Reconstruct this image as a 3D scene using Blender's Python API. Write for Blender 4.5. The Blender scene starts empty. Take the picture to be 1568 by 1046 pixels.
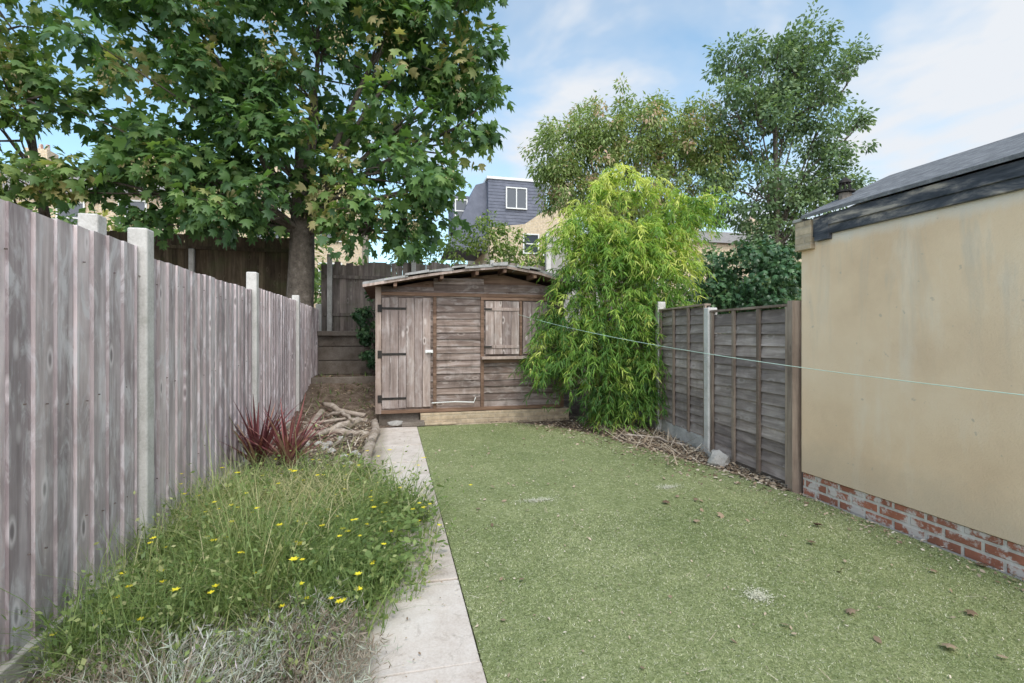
import bpy, math, random
import numpy as np
from mathutils import Vector
random.seed(7); rng=np.random.default_rng(11)
S=bpy.context.scene
C=S.collection

# ------------------------------------------------------------ materials
def newmat(name):
    m=bpy.data.materials.new(name); m.use_nodes=True
    nt=m.node_tree; nt.nodes.clear()
    out=nt.nodes.new('ShaderNodeOutputMaterial')
    return m,nt,out
def N(nt,t,**k):
    n=nt.nodes.new(t)
    for a,b in k.items(): setattr(n,a,b)
    return n
def ramp(nt,fac,stops):
    r=N(nt,'ShaderNodeValToRGB'); e=r.color_ramp.elements
    while len(e)>1: e.remove(e[-1])
    e[0].position=stops[0][0]; e[0].color=(*stops[0][1],1)
    for p,c in stops[1:]:
        q=e.new(p); q.color=(*c,1)
    nt.links.new(fac,r.inputs[0]); return r.outputs[0]
def noise(nt,vec,scale,detail=6,rough=.6,dist=0):
    n=N(nt,'ShaderNodeTexNoise'); n.inputs['Scale'].default_value=scale
    n.inputs['Detail'].default_value=min(detail,5); n.inputs['Roughness'].default_value=rough
    n.inputs['Distortion'].default_value=dist
    if vec is not None: nt.links.new(vec,n.inputs['Vector'])
    return n.outputs['Fac']
def mix(nt,f,a,b,mode='MIX'):
    m=N(nt,'ShaderNodeMix',data_type='RGBA',blend_type=mode)
    for sock,v in ((m.inputs[0],f),(m.inputs[6],a),(m.inputs[7],b)):
        if isinstance(v,(int,float)): sock.default_value=v
        elif isinstance(v,tuple): sock.default_value=(*v,1)
        else: nt.links.new(v,sock)
    return m.outputs[2]
def math_(nt,op,a,b=0.0):
    m=N(nt,'ShaderNodeMath',operation=op)
    for s,v in ((m.inputs[0],a),(m.inputs[1],b)):
        if isinstance(v,(int,float)): s.default_value=v
        else: nt.links.new(v,s)
    return m.outputs[0]
def objc(nt): return N(nt,'ShaderNodeTexCoord').outputs['Object']
def rndattr(nt): return N(nt,'ShaderNodeAttribute',attribute_name='rnd').outputs['Fac']
def mapping(nt,vec,scale=(1,1,1)):
    m=N(nt,'ShaderNodeMapping'); m.inputs['Scale'].default_value=scale
    nt.links.new(vec,m.inputs['Vector']); return m.outputs[0]
def bsdf(nt,out,col,rough=.8,bump=None,bstr=.3,bdist=.01,spec=.3):
    b=N(nt,'ShaderNodeBsdfPrincipled'); b.inputs['Roughness'].default_value=rough
    b.inputs['Specular IOR Level'].default_value=spec
    if isinstance(col,tuple): b.inputs['Base Color'].default_value=(*col,1)
    else: nt.links.new(col,b.inputs['Base Color'])
    if bump is not None:
        bm=N(nt,'ShaderNodeBump'); bm.inputs['Strength'].default_value=bstr; bm.inputs['Distance'].default_value=bdist
        nt.links.new(bump,bm.inputs['Height']); nt.links.new(bm.outputs[0],b.inputs['Normal'])
    nt.links.new(b.outputs[0],out.inputs[0]); return b

def mat_wood(name,dark,mid,light,axis='z',streak=.5,knot=.5,green=0.0,bleach=0.0,bcol=(.62,.58,.58),stain=0.0):
    m,nt,out=newmat(name); v=objc(nt); r=rndattr(nt)
    cx=N(nt,'ShaderNodeCombineXYZ')
    nt.links.new(math_(nt,'MULTIPLY',r,17.3),cx.inputs[0]); nt.links.new(math_(nt,'MULTIPLY',r,31.7),cx.inputs[1]); nt.links.new(math_(nt,'MULTIPLY',r,23.1),cx.inputs[2])
    ad=N(nt,'ShaderNodeVectorMath',operation='ADD'); nt.links.new(v,ad.inputs[0]); nt.links.new(cx.outputs[0],ad.inputs[1]); v2=ad.outputs[0]
    sc={'z':(1,1,.07),'x':(.07,1,1),'y':(1,.07,1)}[axis]
    g=mapping(nt,v2,sc)
    n1=noise(nt,g,28,8,.65,.6)
    n2=noise(nt,g,7,3,.6,1.2)
    n3=noise(nt,v2,2.2,4,.65,0)
    base=ramp(nt,n1,[(.25,dark),(.5,mid),(.72,light)])
    base=mix(nt,streak,base,ramp(nt,n2,[(.3,tuple(.6*c for c in mid)),(.5,mid),(.68,tuple(min(1,1.3*c) for c in light))]))
    tint=ramp(nt,r,[(0,(.74,.72,.73)),(.5,(1,1,1)),(1,(1.15,1.12,1.1))])
    base=mix(nt,1.0,base,tint,'MULTIPLY')
    blot=ramp(nt,n3,[(.3,(.72,.68,.69)),(.6,(1.12,1.1,1.1))])
    base=mix(nt,.9,base,blot,'MULTIPLY')
    if bleach>0:
        ks2={'z':(1,1,.35),'x':(.35,1,1),'y':(1,.35,1)}[axis]
        n5=noise(nt,mapping(nt,v2,ks2),9,5,.7,.8)
        base=mix(nt,math_(nt,'MULTIPLY',ramp(nt,n5,[(.5,(0,0,0)),(.62,(1,1,1))]),bleach),base,bcol)
    if stain>0:
        n6=noise(nt,mapping(nt,v,(1,1,.25)),3.0,4,.7,.5)
        base=mix(nt,math_(nt,'MULTIPLY',ramp(nt,n6,[(.52,(0,0,0)),(.66,(1,1,1))]),stain),base,tuple(.5*c for c in mid))
    ks={'z':(1,1,.42),'x':(.42,1,1),'y':(1,.42,1)}[axis]
    vo=N(nt,'ShaderNodeTexVoronoi'); vo.inputs['Scale'].default_value=7.5; nt.links.new(mapping(nt,v2,ks),vo.inputs['Vector'])
    kf=ramp(nt,vo.outputs['Distance'],[(.0,(1,1,1)),(.08,(.8,.8,.8)),(.13,(0,0,0))])
    base=mix(nt,math_(nt,'MULTIPLY',kf,knot),base,tuple(.35*c for c in mid))
    kr=ramp(nt,vo.outputs['Distance'],[(.10,(0,0,0)),(.16,(1,1,1)),(.25,(0,0,0))])
    base=mix(nt,math_(nt,'MULTIPLY',kr,knot*.8),base,tuple(min(1,1.4*c) for c in light))
    if green>0:
        n4=noise(nt,v,1.7,4,.7)
        base=mix(nt,math_(nt,'MULTIPLY',ramp(nt,n4,[(.5,(0,0,0)),(.7,(1,1,1))]),green),base,(.10,.13,.05))
    bsdf(nt,out,base,.88,n1,.6,.008,.15); return m

def mat_noise(name,stops,scale=6,rough=.9,bstr=.4,bdist=.01,fine=60,detail=5,usernd=0.0,spec=.2):
    m,nt,out=newmat(name); v=objc(nt)
    a=noise(nt,v,scale,detail,.65); b=noise(nt,v,fine,4,.7)
    f=math_(nt,'ADD',math_(nt,'MULTIPLY',a,.65),math_(nt,'MULTIPLY',b,.35))
    if usernd>0:
        f=math_(nt,'ADD',f,math_(nt,'MULTIPLY',math_(nt,'SUBTRACT',rndattr(nt),.5),usernd))
    col=ramp(nt,f,stops)
    bsdf(nt,out,col,rough,b,bstr,bdist,spec); return m

def mat_leaf(name,stops,trans=.3,rough=.5,tcol=1.5):
    m,nt,out=newmat(name); r=rndattr(nt)
    col=ramp(nt,r,stops)
    b=bsdf(nt,out,col,rough,None,spec=.35)
    if trans>0:
        t=N(nt,'ShaderNodeBsdfTranslucent')
        tc=mix(nt,1.0,col,(tcol,tcol*1.05,tcol*.5),'MULTIPLY'); nt.links.new(tc,t.inputs[0])
        ms=N(nt,'ShaderNodeMixShader'); ms.inputs[0].default_value=trans
        nt.links.new(b.outputs[0],ms.inputs[1]); nt.links.new(t.outputs[0],ms.inputs[2])
        nt.links.new(ms.outputs[0],out.inputs[0])
    return m

def mat_brick(name,c1,c2,mortar,scale=1.0,ms=.012,patch=None):
    m,nt,out=newmat(name); v=objc(nt)
    sp=N(nt,'ShaderNodeSeparateXYZ'); nt.links.new(v,sp.inputs[0])
    cb=N(nt,'ShaderNodeCombineXYZ'); nt.links.new(math_(nt,'ADD',sp.outputs[0],sp.outputs[1]),cb.inputs[0]); nt.links.new(sp.outputs[2],cb.inputs[1])
    br=N(nt,'ShaderNodeTexBrick'); nt.links.new(cb.outputs[0],br.inputs['Vector'])
    br.inputs['Scale'].default_value=scale; br.inputs['Brick Width'].default_value=.225; br.inputs['Row Height'].default_value=.075
    br.inputs['Mortar Size'].default_value=ms; br.inputs['Mortar Smooth'].default_value=.3
    br.inputs['Color1'].default_value=(*c1,1); br.inputs['Color2'].default_value=(*c2,1); br.inputs['Mortar'].default_value=(*mortar,1)
    n=noise(nt,v,9,5,.7)
    col=mix(nt,.8,br.outputs[0],ramp(nt,n,[(.3,(.6,.58,.56)),(.65,(1.15,1.15,1.15))]),'MULTIPLY')
    if patch:
        pn=noise(nt,v,7,5,.75)
        col=mix(nt,ramp(nt,pn,[(.48,(0,0,0)),(.56,(.9,.9,.9))]),col,patch)
    inv=math_(nt,'SUBTRACT',1.0,br.outputs['Fac'])
    bsdf(nt,out,col,.9,inv,.6,.008); return m

M={}
M['fence']=mat_wood('weathered_fence_wood',(.30,.24,.24),(.52,.455,.455),(.66,.60,.605),'z',.55,.7,bleach=.6,bcol=(.80,.765,.78),stain=.5)
M['fence_back']=mat_wood('old_brown_fence_wood',(.04,.03,.02),(.095,.075,.05),(.16,.13,.09),'z',.5,.4,.4)  # brown wood, darkened further so the colour carries the shade on this fence
M['fence_grey']=mat_wood('old_grey_fence_wood',(.11,.09,.08),(.22,.19,.17),(.34,.30,.27),'z',.5,.4,.35,stain=.6)
M['fence_lap']=mat_wood('lap_panel_wood',(.15,.12,.105),(.29,.25,.225),(.43,.38,.35),'y',.5,.3,stain=.3)
M['batten']=mat_wood('batten_wood',(.15,.11,.085),(.27,.215,.17),(.39,.32,.26),'z',.4,.2)
M['shed_side']=mat_wood('shed_siding_wood',(.075,.05,.04),(.205,.16,.135),(.38,.33,.305),'x',.6,.5,bleach=.4,bcol=(.46,.42,.40),stain=.6)
M['shed_door']=mat_wood('shed_door_wood',(.14,.10,.085),(.33,.27,.24),(.49,.44,.415),'z',.5,.8,bleach=.3,bcol=(.55,.51,.49),stain=.45)
M['shed_dark']=mat_wood('shed_trim_wood',(.08,.048,.034),(.175,.115,.08),(.28,.19,.14),'x',.4,.3)
M['shed_trimv']=mat_wood('shed_post_wood',(.2,.14,.11),(.37,.3,.255),(.5,.43,.39),'z',.4,.3)
M['log']=mat_noise('log_bark',[(.3,(.16,.12,.09)),(.52,(.42,.35,.29)),(.7,(.6,.54,.48))],9,bstr=.8)
M['concrete']=mat_noise('concrete',[(.3,(.36,.345,.31)),(.5,(.57,.55,.52)),(.7,(.70,.68,.65))],5,usernd=.1)
M['gravelboard']=mat_noise('stained_concrete',[(.3,(.36,.32,.27)),(.5,(.56,.52,.46)),(.7,(.68,.64,.59))],3)
M['darkconc']=mat_noise('mossy_concrete',[(.3,(.07,.058,.043)),(.5,(.18,.15,.125)),(.7,(.30,.27,.24))],3)
M['soil']=mat_noise('soil',[(.3,(.06,.042,.03)),(.5,(.17,.125,.095)),(.7,(.34,.275,.22))],8,bstr=1,bdist=.03,fine=45)
M['metal']=mat_noise('black_iron',[(.4,(.02,.02,.02)),(.7,(.06,.05,.04))],20,rough=.6)
M['rust']=mat_noise('rusty_nail',[(.4,(.14,.11,.10)),(.7,(.22,.18,.16))],20,rough=.8)
M['white']=mat_noise('white_paint',[(.3,(.66,.66,.64)),(.7,(.82,.82,.8))],4,rough=.5,bstr=.05)
M['felt']=mat_noise('roof_felt',[(.3,(.09,.092,.10)),(.5,(.17,.172,.18)),(.7,(.31,.31,.315))],14,fine=120,bstr=.6)
M['felt2']=mat_noise('pale_roof_felt',[(.3,(.16,.16,.15)),(.5,(.31,.305,.295)),(.7,(.48,.47,.46))],9,fine=90,bstr=.6)
M['slate']=mat_noise('slate_tiles',[(.3,(.12,.13,.165)),(.7,(.21,.22,.27))],3)
M['brownroof']=mat_noise('roof_tiles',[(.3,(.17,.15,.14)),(.7,(.32,.3,.28))],5)
m,nt,out=newmat('window_glass'); b=bsdf(nt,out,(.05,.06,.075),.08,spec=.8); M['glass']=m
M['ybrick']=mat_brick('yellow_stock_brick',(.70,.55,.36),(.6,.46,.29),(.62,.56,.48))
M['rbrick']=mat_brick('red_brick',(.44,.17,.105),(.31,.13,.085),(.55,.51,.46),patch=(.62,.58,.54))
M['tbrick']=mat_brick('tan_painted_brick',(.54,.43,.30),(.46,.37,.26),(.46,.38,.28))
M['sand']=mat_noise('spilled_sand',[(.3,(.46,.46,.33)),(.7,(.72,.7,.56))],20)
M['bark']=mat_noise('tree_bark',[(.3,(.06,.05,.04)),(.55,(.16,.135,.11)),(.75,(.3,.26,.23))],9,bstr=1,bdist=.03,fine=30)
M['stone']=mat_noise('rubble_stone',[(.3,(.25,.24,.22)),(.7,(.5,.48,.45))],8)

# paving
m,nt,out=newmat('paving_concrete'); v=objc(nt)
a=noise(nt,v,3.2,5,.7); bb=noise(nt,v,85,3,.7); st=noise(nt,v,9,5,.75,.5)
f=math_(nt,'ADD',math_(nt,'ADD',math_(nt,'MULTIPLY',a,.65),math_(nt,'MULTIPLY',bb,.35)),math_(nt,'MULTIPLY',math_(nt,'SUBTRACT',rndattr(nt),.5),.13))
col=ramp(nt,f,[(.33,(.36,.295,.245)),(.45,(.54,.465,.405)),(.57,(.63,.56,.50)),(.72,(.72,.66,.61))])
col=mix(nt,ramp(nt,st,[(.56,(0,0,0)),(.68,(.6,.6,.6))]),col,(.30,.25,.20))
sp=N(nt,'ShaderNodeSeparateXYZ'); nt.links.new(v,sp.inputs[0])
ed=math_(nt,'SUBTRACT',math_(nt,'ADD',-.10,math_(nt,'MULTIPLY',noise(nt,v,6,5,.7),.12)),sp.outputs[0])
col=mix(nt,math_(nt,'MINIMUM',math_(nt,'MULTIPLY',math_(nt,'MAXIMUM',ed,0.0),7),.6),col,(.27,.23,.17))
bsdf(nt,out,col,.9,bb,.3,.008,.2); M['slab']=m

# painted masonry render
m,nt,out=newmat('painted_render'); v=objc(nt)
a=noise(nt,v,1.3,5,.6); bb=noise(nt,v,70,3,.7); cc=noise(nt,mapping(nt,v,(1,1,.25)),3.5,5,.65); dd_=noise(nt,mapping(nt,v,(1,1,.12)),5.5,5,.7,.4)
col=ramp(nt,a,[(.3,(.70,.505,.335)),(.5,(.79,.59,.40)),(.7,(.84,.655,.465))])
col=mix(nt,ramp(nt,cc,[(.54,(0,0,0)),(.72,(.55,.55,.55))]),col,(.83,.71,.57))
sp=N(nt,'ShaderNodeSeparateXYZ'); nt.links.new(v,sp.inputs[0])
# damp runs below the roof edge and rising dirt above the plinth
run=math_(nt,'MULTIPLY',ramp(nt,dd_,[(.5,(0,0,0)),(.68,(.6,.6,.6))]),math_(nt,'MINIMUM',math_(nt,'MAXIMUM',math_(nt,'SUBTRACT',sp.outputs[2],1.0),0.0),1.0))
col=mix(nt,run,col,(.55,.47,.38))
dirt=math_(nt,'SUBTRACT',math_(nt,'ADD',.32,math_(nt,'MULTIPLY',noise(nt,v,3,5,.7),.45)),sp.outputs[2])
dirt=math_(nt,'MULTIPLY',math_(nt,'MAXIMUM',dirt,0.0),1.8)
col=mix(nt,math_(nt,'MINIMUM',dirt,.5),col,(.52,.43,.33))
topd=math_(nt,'SUBTRACT',sp.outputs[2],math_(nt,'ADD',2.13,math_(nt,'MULTIPLY',noise(nt,mapping(nt,v,(1,1,.3)),4,5,.7),.14)))
col=mix(nt,math_(nt,'MINIMUM',math_(nt,'MULTIPLY',math_(nt,'MAXIMUM',topd,0.0),9),.75),col,(.78,.72,.65))
spk=noise(nt,v,16,3,.5); col=mix(nt,ramp(nt,spk,[(.71,(0,0,0)),(.74,(.5,.5,.5))]),col,(.46,.38,.30))
bsdf(nt,out,col,.9,math_(nt,'ADD',bb,math_(nt,'MULTIPLY',a,2.0)),.4,.008); M['render']=m

m,nt,out=newmat('flaking_black_paint'); v=objc(nt)
a=noise(nt,mapping(nt,v,(1,.25,1)),9,5,.7,.4)
col=ramp(nt,a,[(.35,(.03,.035,.045)),(.48,(.07,.075,.09)),(.56,(.17,.16,.16)),(.64,(.40,.35,.30))])
bsdf(nt,out,col,.75,a,.5,.01); M['fascia']=m

# turf
m,nt,out=newmat('artificial_turf'); v=objc(nt)
a=noise(nt,v,1.1,3,.65); b2=noise(nt,v,45,4,.8); c=noise(nt,v,7,3,.7)
col=ramp(nt,b2,[(.3,(.145,.175,.07)),(.5,(.25,.29,.125)),(.72,(.42,.445,.26))])
col=mix(nt,1.0,col,ramp(nt,a,[(.3,(.86,.88,.84)),(.7,(1.15,1.1,1.16))]),'MULTIPLY')
col=mix(nt,1.0,col,ramp(nt,c,[(.3,(.88,.89,.88)),(.7,(1.12,1.1,1.12))]),'MULTIPLY')
bsdf(nt,out,col,.9,b2,.8,.02,.15); M['turf']=m
m,nt,out=newmat('turf_blades'); v=objc(nt)
a=noise(nt,v,1.1,3,.65); c=noise(nt,v,9,3,.7)
col=ramp(nt,rndattr(nt),[(0,(.14,.18,.065)),(.5,(.25,.30,.125)),(.85,(.39,.425,.22)),(1,(.62,.62,.46))])
col=mix(nt,1.0,col,ramp(nt,a,[(.3,(.84,.87,.82)),(.7,(1.17,1.12,1.18))]),'MULTIPLY')
col=mix(nt,1.0,col,ramp(nt,c,[(.3,(.8,.83,.8)),(.7,(1.18,1.14,1.18))]),'MULTIPLY')
bsdf(nt,out,col,.8,spec=.2); M['blade']=m

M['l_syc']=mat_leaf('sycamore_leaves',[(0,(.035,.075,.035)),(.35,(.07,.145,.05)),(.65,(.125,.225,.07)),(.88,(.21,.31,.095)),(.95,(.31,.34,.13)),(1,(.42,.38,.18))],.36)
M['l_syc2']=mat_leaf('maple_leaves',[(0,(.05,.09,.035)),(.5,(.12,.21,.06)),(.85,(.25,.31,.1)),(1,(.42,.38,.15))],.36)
M['seeds']=mat_leaf('samara_keys',[(0,(.38,.34,.17)),(1,(.66,.54,.33))],.2,.8,1)
M['l_mid']=mat_leaf('ash_leaves',[(0,(.12,.17,.06)),(.45,(.24,.33,.11)),(.72,(.36,.42,.17)),(.84,(.50,.38,.26)),(1,(.58,.4,.31))],.3)
M['l_tall']=mat_leaf('poplar_leaves',[(0,(.07,.12,.07)),(.5,(.15,.23,.115)),(1,(.28,.36,.19))],.3)
M['l_ivy']=mat_leaf('ivy_leaves',[(0,(.025,.06,.028)),(.6,(.06,.135,.055)),(1,(.15,.24,.1))],.15,.35)
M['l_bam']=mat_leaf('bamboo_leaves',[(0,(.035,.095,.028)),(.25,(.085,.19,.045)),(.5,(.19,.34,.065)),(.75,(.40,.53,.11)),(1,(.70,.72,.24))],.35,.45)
M['cane']=mat_leaf('bamboo_canes',[(0,(.14,.18,.05)),(1,(.35,.33,.1))],0)
M['l_weed']=mat_leaf('weed_leaves',[(0,(.09,.145,.05)),(.45,(.21,.295,.095)),(.75,(.35,.40,.165)),(.9,(.54,.51,.28)),(1,(.68,.6,.38))],.3)
M['l_lav']=mat_leaf('lavender_leaves',[(0,(.24,.185,.14)),(.35,(.42,.36,.3)),(.6,(.42,.47,.38)),(.85,(.56,.59,.52)),(1,(.6,.5,.58))],.15,.8)
M['l_cord']=mat_leaf('cordyline_leaves',[(0,(.09,.035,.04)),(.5,(.22,.07,.085)),(.85,(.38,.15,.15)),(1,(.5,.33,.24))],.2,.4)
M['l_yel']=mat_leaf('yellow_petals',[(0,(.85,.68,.03)),(1,(.95,.85,.06))],.15)
M['l_dry']=mat_leaf('dead_leaves',[(0,(.14,.09,.055)),(.4,(.33,.245,.165)),(.75,(.50,.41,.31)),(1,(.7,.63,.52))],0,.8,1.0)
M['l_shrub']=mat_leaf('shrub_leaves',[(0,(.08,.14,.04)),(.5,(.19,.28,.075)),(1,(.42,.48,.16))],.3)

# ------------------------------------------------------------ mesh builders
def link(o,parent=None):
    C.objects.link(o)
    if parent: o.parent=parent
    return o
def empty(name,loc=(0,0,0)):
    e=bpy.data.objects.new(name,None); e.empty_display_size=.2; C.objects.link(e); return e
def npmesh(name,V,F,rnd,mat,parent=None,smooth=False):
    V=np.asarray(V,dtype=np.float32); F=np.asarray(F,dtype=np.int32)
    me=bpy.data.meshes.new(name); k=F.shape[1]
    me.vertices.add(len(V)); me.vertices.foreach_set('co',V.ravel())
    me.loops.add(F.size); me.loops.foreach_set('vertex_index',F.ravel())
    me.polygons.add(len(F)); me.polygons.foreach_set('loop_start',np.arange(0,F.size,k,dtype=np.int32))
    me.update(calc_edges=True)
    at=me.attributes.new('rnd','FLOAT','POINT'); at.data.foreach_set('value',np.asarray(rnd,dtype=np.float32))
    me.materials.append(mat)
    if smooth: me.polygons.foreach_set('use_smooth',np.ones(len(F),dtype=bool))
    return link(bpy.data.objects.new(name,me),parent)
class MB:
    def __init__(s): s.v=[];s.f=[];s.r=[];s.m=[];s.mats=[]
    def mi(s,mat):
        if mat not in s.mats: s.mats.append(mat)
        return s.mats.index(mat)
    def hexa(s,p,mat,r=None):
        if r is None: r=random.random()
        o=len(s.v); s.v+=[tuple(q) for q in p]; s.r+=[r]*8
        fs=[(0,3,2,1),(4,5,6,7),(0,1,5,4),(1,2,6,5),(2,3,7,6),(3,0,4,7)]
        s.f+=[tuple(o+i for i in q) for q in fs]; s.m+=[s.mi(mat)]*6
    def box(s,x0,x1,y0,y1,z0,z1,mat,r=None):
        s.hexa([(x0,y0,z0),(x1,y0,z0),(x1,y1,z0),(x0,y1,z0),(x0,y0,z1),(x1,y0,z1),(x1,y1,z1),(x0,y1,z1)],mat,r)
    def poly(s,pts,mat,r=.5):
        o=len(s.v); s.v+=[tuple(q) for q in pts]; s.r+=[r]*len(pts); s.f.append(tuple(range(o,o+len(pts)))); s.m.append(s.mi(mat))
    def prism(s,prof,y0,y1,mat,r=.5):
        n=len(prof); a=[(x,y0,z) for x,z in prof]; b=[(x,y1,z) for x,z in prof]
        o=len(s.v); s.v+=a+b; s.r+=[r]*2*n; k=s.mi(mat)
        s.f.append(tuple(range(o,o+n))); s.f.append(tuple(range(o+2*n-1,o+n-1,-1))); s.m+=[k,k]
        for i in range(n):
            j=(i+1)%n; s.f.append((o+j,o+i,o+n+i,o+n+j)); s.m.append(k)
    def tube(s,pts,rad,mat,sides=8,r=None):
        if r is None: r=random.random()
        o=len(s.v); n=len(pts); k=s.mi(mat)
        for i,p in enumerate(pts):
            p=Vector(p); a=Vector(pts[max(0,i-1)]); b=Vector(pts[min(n-1,i+1)]); t=(b-a).normalized()
            u=t.cross(Vector((0.13,.97,.21))).normalized() if abs(t.y)<.9 else t.cross(Vector((1,0,0))).normalized()
            w=t.cross(u)
            for q in range(sides):
                an=2*math.pi*q/sides; rr=rad[i]*(1+.08*math.sin(q*2.3+i))
                s.v.append(tuple(p+u*math.cos(an)*rr+w*math.sin(an)*rr)); s.r.append(r)
        for i in range(n-1):
            for q in range(sides):
                q2=(q+1)%sides; s.f.append((o+i*sides+q,o+i*sides+q2,o+(i+1)*sides+q2,o+(i+1)*sides+q)); s.m.append(k)
        s.f.append(tuple(o+q for q in range(sides))[::-1]); s.f.append(tuple(o+(n-1)*sides+q for q in range(sides))); s.m+=[k,k]
    def build(s,name,parent=None,bevel=0,smooth=False):
        me=bpy.data.meshes.new(name); me.from_pydata(s.v,[],s.f)
        for mt in s.mats: me.materials.append(mt)
        me.polygons.foreach_set('material_index',s.m)
        if smooth: me.polygons.foreach_set('use_smooth',[True]*len(s.f))
        at=me.attributes.new('rnd','FLOAT','POINT'); at.data.foreach_set('value',s.r)
        me.update()
        o=link(bpy.data.objects.new(name,me),parent)
        if bevel:
            b=o.modifiers.new('bevel','BEVEL'); b.width=bevel; b.segments=2
        return o

def nrm(a): return a/np.maximum(np.linalg.norm(a,axis=-1,keepdims=True),1e-6)
def frames(T,U):
    T=nrm(T); X=nrm(np.cross(T,U)); Z=np.cross(X,T)
    return np.stack([X,T,Z],axis=-1)
def scatter(tv,tf,P,R,Sc,rnd):
    tv=np.asarray(tv,float); tf=np.asarray(tf)
    V=np.einsum('nij,kj->nki',R,tv)*Sc[:,None,None]+P[:,None,:]
    F=tf[None]+ (np.arange(len(P))*len(tv))[:,None,None]
    return V.reshape(-1,3),F.reshape(-1,tf.shape[1]),np.repeat(rnd,len(tv))
def palmate():
    r=[(.0,0),(.25,.03),(.52,.25),(.27,.38),(.40,.74),(.13,.62),(0,1.0)]
    o=r+[(-x,y) for x,y in r[-2:0:-1]]
    V=[(0,.42,.03)]+[(x,y,-.25*abs(x)-.15*y*y) for x,y in o]
    n=len(o); F=[(0,1+i,1+(i+1)%n) for i in range(n)]
    return V,F
PALM=palmate()
OVAL=([(0,0,0),(.26,.35,-.06),(.2,.7,-.1),(0,1,-.16),(-.2,.7,-.1),(-.26,.35,-.06)],[(0,1,2),(0,2,3),(0,3,4),(0,4,5)])
DIAM=([(0,0,0),(.28,.45,-.05),(0,1,-.12),(-.28,.45,-.05)],[(0,1,2),(0,2,3)])
NARR=([(0,0,0),(.19,.4,-.04),(0,1,-.15),(-.19,.4,-.04)],[(0,1,2),(0,2,3)])
LANCE=([(0,0,0),(.062,.3,.0),(.042,.65,-.08),(0,1,-.22),(-.042,.65,-.08),(-.062,.3,0)],[(0,1,2),(0,2,3),(0,3,4),(0,4,5)])
def sph(n):
    return nrm(rng.normal(size=(n,3)))
def crown(clusters,clump_r,dens,leaves,size,tmpl,mat,name,parent,droop=.5,flat=.75,shell=.35):
    PP=[];TT=[];RR=[];cl=[]
    for (x,y,z,r) in clusters:
        n=max(3,int(dens*r*r/(clump_r*clump_r)))
        d=sph(n); rad=r*(shell+(1.02-shell)*rng.random(n)**.6)
        c=np.array([x,y,z])+d*rad[:,None]*np.array([1,1,.85])*(1+.12*rng.normal(size=(n,1)))
        cl.append(c)
        for ci,cc_ in enumerate(c):
            m_=int(leaves*(.5+rng.random())); cr=clump_r*(.6+.7*rng.random())
            dd=sph(m_); p=cc_+dd*(cr*rng.random(m_)[:,None]**.45)*np.array([1,1,flat])
            PP.append(p); TT.append(dd*.7+d[ci]*.4+np.array([0,0,-droop])+.35*rng.normal(size=(m_,3)))
            base=rng.random()
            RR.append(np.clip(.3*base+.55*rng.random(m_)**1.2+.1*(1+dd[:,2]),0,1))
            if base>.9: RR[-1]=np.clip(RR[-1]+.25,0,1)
    P=np.concatenate(PP);T=np.concatenate(TT);R_=np.concatenate(RR)
    U=np.array([0,0,1.])+.55*rng.normal(size=P.shape)
    Sc=size*(.6+.7*rng.random(len(P)))
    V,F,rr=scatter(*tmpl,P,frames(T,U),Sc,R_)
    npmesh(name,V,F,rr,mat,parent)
    return cl
def limbs(mb,base,top,r0,clusters,cl,mat,nt_=6,twr=.012,kmin=2):
    bx,by,bz=base; tx,ty,tz=top
    pts=[];rad=[]
    for i in range(9):
        t=i/8; pts.append((bx+(tx-bx)*t+.06*math.sin(4*t),by+(ty-by)*t+.05*math.cos(5*t),bz+(tz-bz)*t)); rad.append(r0*(1.12-.62*t) if i else r0*1.35)
    mb.tube(pts,rad,mat,12)
    for (c,cs) in zip(clusters,cl):
        x,y,z,r=c; s=.35+.6*random.random()
        k=min(8,max(kmin,int(s*8)))
        while k>kmin and pts[k][2]>z-.2: k-=1
        sp=pts[k]
        r1=max(.02,rad[k]*.33)
        ctl=[(sp[0]+(x-sp[0])*t+.15*math.sin(7*t+x)*t,sp[1]+(y-sp[1])*t+.12*math.sin(5*t+y)*t,sp[2]+(z-sp[2])*(t**.8 if z>sp[2] else t)) for t in [j/6 for j in range(7)]]
        mb.tube(ctl,[r1*(1-.8*j/6) for j in range(7)],mat,7)
        for q in random.sample(range(len(cs)),min(nt_,len(cs))):
            e=cs[q]; b_=ctl[random.choice([3,4,5,6])]
            md=[(b_[i]+e[i])/2+random.uniform(-.1,.1) for i in range(3)]
            mb.tube([b_,md,tuple(e)],[twr*2.0,twr*1.2,twr*.5],mat,5)
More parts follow.
